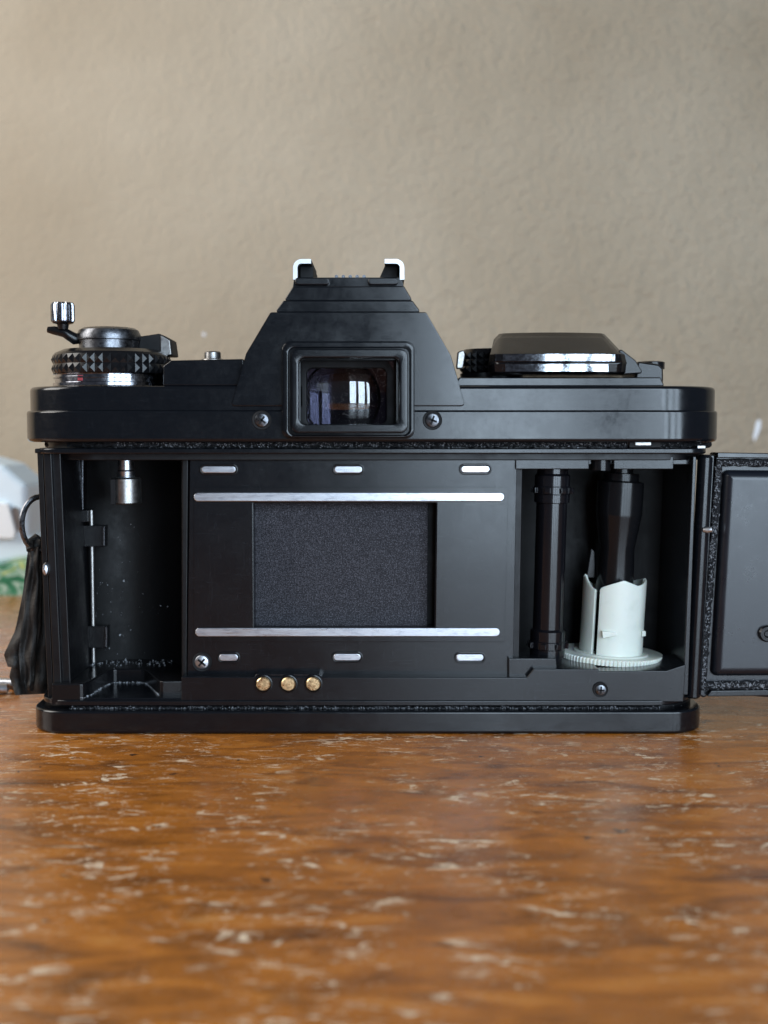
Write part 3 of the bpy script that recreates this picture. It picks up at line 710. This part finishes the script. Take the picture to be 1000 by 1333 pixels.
# hinge barrel
a_, b2 = at(918.5, 592, .15), at(901.5, 908, .15)
m = MB(); rt2 = axis_rot(b2, a_); LL = (a_ - b2).length; m.lathe([(.12, 0), (.15, .03), (.15, LL - .06), (.10, LL)], b2, 'z', 28, rt2); hg = m.done('hinge_barrel', M_PANEL, door)
m = MB(); m.slab([(922, 592), (931, 592), (913, 907), (906, 907)], .10, .5, .03, .03); m.done('hinge_leaf', M_COVER, door)
m = MB(); m.tube([at(916, 690, -.02), at(922, 690, -.06), at(927, 689, -.08)], [.05, .065, .055], 12); m.done('hinge_pin', M_BARE, door)
def foam(name, p0, p1, w, y, nn=60):
    m = MB(); rings = []
    A, B = at(*p0, y), at(*p1, y); d = (B - A).normalized(); sdir = Vector((-d.z, 0, d.x))
    for i in range(nn + 1):
        c = A.lerp(B, i / nn)
        rings.append([c + sdir * (math.cos(2 * math.pi * j / 8) * w / 66 + random.gauss(0, .01)) + Vector((0, math.sin(2 * math.pi * j / 8) * .07 + random.gauss(0, .015), 0)) for j in range(8)])
    m.loft(rings); return m.done(name, M_FELT, door)
fo = foam('door_foam', (936, 604), (914, 898), 5.0, .20)
foam('door_foam', (932, 602), (1400, 606), 5.0, .20); foam('door_foam', (917, 893), (1400, 888), 6.0, .20)
def fs1():
    u = random.random(); return at(936 + (914 - 936) * u + random.gauss(0, 2.2), 604 + 294 * u, .12)
crumbs('foam_crumbs', 700, fs1, .006, .016, door)
crumbs('foam_crumbs', 260, lambda: at(random.uniform(914, 1010), random.gauss(892, 3), .12), .006, .018, door)
crumbs('foam_crumbs', 160, lambda: at(random.uniform(935, 1010), random.gauss(603, 2), .12), .006, .013, door)
c = at(999, 825, DY - .28); m = MB(); m.lathe([(.05, -.01), (.08, -.04), (.14, -.04), (.17, .0), (.17, .06)], c, 'y', 28); m.done('rivet', M_GLOSS, door)

# ---- side lug and strap ring
m = MB(); q = at(60, 741, -.15); m.lathe([(.0001, -.10), (.05, -.08), (.07, 0), (.07, .1)], q, 'y', 16)
for i in range(len(m.v)): m.v[i].z = q.z + (m.v[i].z - q.z) * 2.0
m.done('latch_pin', M_STEEL, CAM)
m = MB(); pts = []
c = at(52, 682, .9)
NN = 28
rings = []
for i in range(NN):
    t = 2 * math.pi * i / NN; p = c + Vector((math.cos(t) * .30, math.cos(t) * .25, math.sin(t) * .56)); d = Vector((-math.sin(t) * .30, -math.sin(t) * .25, math.cos(t) * .56)).normalized()
    u = d.cross(Vector((0, 1, 0))).normalized(); v = d.cross(u)
    rings.append([p + (u * math.cos(2 * math.pi * j / 10) + v * math.sin(2 * math.pi * j / 10)) * .06 for j in range(10)])
m.loft(rings, closed=True); m.done('strap_ring', M_DARKM, CAM)
# ---- strap: dark leather tab hanging from the ring down to the table
STR = thing('leather_strap', (at(36, 900, .9).x, .9, 0), 'dark brown leather strap end hanging in folds from the ring at the camera left side', 'strap')
def fold(pl, pr_, y, amp, ph, name='strap_fold', th=.09):
    nn, kk = 26, 18; m = MB(); fr, bk = [], []
    for j in range(nn + 1):
        v = j / nn * (len(pl) - 1); i0 = min(int(v), len(pl) - 2); u = v - i0
        L_ = (pl[i0][0] * (1 - u) + pl[i0 + 1][0] * u, pl[i0][1] * (1 - u) + pl[i0 + 1][1] * u); R_ = (pr_[i0][0] * (1 - u) + pr_[i0 + 1][0] * u, pr_[i0][1] * (1 - u) + pr_[i0 + 1][1] * u)
        rw = []
        for i in range(kk + 1):
            s_ = i / kk; yy = y + amp * math.sin(s_ * 9 + ph + j * .08) * (.3 + j / nn) + .04 * math.sin(j * .9 + s_ * 4)
            rw.append(at(L_[0] + (R_[0] - L_[0]) * s_, L_[1] + (R_[1] - L_[1]) * s_, yy))
        fr.append(rw)
    V = [p for r_ in fr for p in r_] + [p + Vector((0, th, 0)) for r_ in fr for p in r_]; n1 = kk + 1; off = n1 * (nn + 1); fs = []
    for j in range(nn):
        for i in range(kk): q = j * n1 + i; fs += [(q, q + 1, q + n1 + 1, q + n1), (off + q, off + q + n1, off + q + n1 + 1, off + q + 1)]
        q = j * n1; fs += [(q, q + n1, off + q + n1, off + q)]; q += kk; fs += [(q, off + q, off + q + n1, q + n1)]
    for i in range(kk): fs += [(i, off + i, off + i + 1, i + 1)]; q = nn * n1 + i; fs += [(q, q + 1, off + q + 1, off + q)]
    m.add(V, fs); return m.done(name, M_LEATHER, STR, sharp=60)
fold([(39, 704), (35, 725), (30, 770), (20, 820), (5, 852), (10, 868)], [(52, 702), (54, 725), (54, 770), (52, 820), (46, 852), (42, 872)], .85, .05, 0.5)
fold([(42, 706), (38, 740), (34, 790), (22, 840), (12, 880), (20, 905)], [(56, 706), (58, 740), (60, 790), (62, 840), (62, 880), (62, 903)], 1.05, .07, 2.1)
fold([(40, 712), (36, 750), (30, 800), (24, 850), (27, 885), (32, 897)], [(50, 712), (50, 750), (49, 800), (46, 850), (44, 885), (42, 900)], .72, .04, 3.2)
m = MB(); m.tube([at(40, 716, .74), at(38, 706, .84), at(46, 700, .95), at(54, 706, 1.0)], .09, 10); m.done('strap_loop', M_LEATHER, STR)

# ---- metal buckle lying behind the strap
bk = at(0, 892, 3.4); pts = [Vector((bk.x - .9, bk.y + .5, .12)), Vector((bk.x + .25, bk.y + .3, .12)), Vector((bk.x + .33, bk.y, .12)), Vector((bk.x + .25, bk.y - .3, .12)), Vector((bk.x - .9, bk.y - .4, .12))]
m = MB(); m.tube(pts, .115, 12); tag(m.done('metal_buckle', M_STEEL), 'small silver metal buckle lying on the table beside the dark strap', 'buckle')

# ---- blurred things behind on the left
m = MB(); by = 19.2
M_CARD = mat('pale_card', (0.70, 0.82, 0.90), 0.6, spec=0.3); n = N(M_CARD); n.bump(n.noise(.8, 4), .4, .1)
M_CARD2 = mat('white_card', (0.82, 0.86, 0.88), 0.6, spec=0.3)
M_GREEN = mat('green_print', (0.1, 0.3, 0.2), 0.4); n = N(M_GREEN)
g = n.noise(1.1, 4, 0.6, n.coord((1, 1, 1.4), (0, R(25), 0)), .7); n.col(n.ramp(g, [(0.36, (0.015, 0.10, 0.045)), (0.47, (0.04, 0.24, 0.12)), (0.53, (0.50, 0.62, 0.52)), (0.58, (0.08, 0.30, 0.16)), (0.66, (0.55, 0.60, 0.22))], 'LINEAR'))
g_ = MB().slab([(-160, 752), (-10, 738), (47, 728), (49, 779), (-160, 786)], by, by + 4, .15, .08).done('green_packet', M_GREEN); tag(g_, 'green and white printed packet lying under the pale blue carton', 'packet')
CR = thing('paper_carton', (at(0, 735, by).x, by + 1, at(0, 735, by).z), 'pale blue and white folded carton standing on the green packet', 'carton')
MB().slab([(-150, 752), (-150, 604), (-30, 596), (4, 606), (34, 632), (37, 700), (46, 702), (46, 727), (-10, 737)], by + .4, by + 3, .35, .25).done('carton_body', M_CARD, CR)
MB().slab([(-40, 700), (-12, 655), (10, 655), (20, 692), (18, 702)], by + .15, by + .5, .1, .05).done('carton_flap', M_CARD2, CR)
MB().slab([(14, 658), (25, 662), (27, 692), (20, 692)], by + .3, by + .6, .1, .02).done('carton_opening', M_GREY, CR)
# paint chip on the wall
m = MB(); m.slab([(984, 552), (987, 546), (991, 548), (990, 558), (986, 568), (982, 576), (981, 566), (983, 560)], wy - .02, wy + .01, .02, .005); ck = m.done('plaster_chip', M_LEDGER); tag(ck, 'small white chip where the paint has flaked off the wall, above the open door', 'paint chip')
m = MB(); m.slab([(263, 433), (267, 433), (268, 437), (264, 438)], wy - .02, wy + .01, .02, .005); ck = m.done('plaster_chip', M_LEDGER); tag(ck, 'tiny pale chip in the wall just above the small button on the camera', 'paint chip')
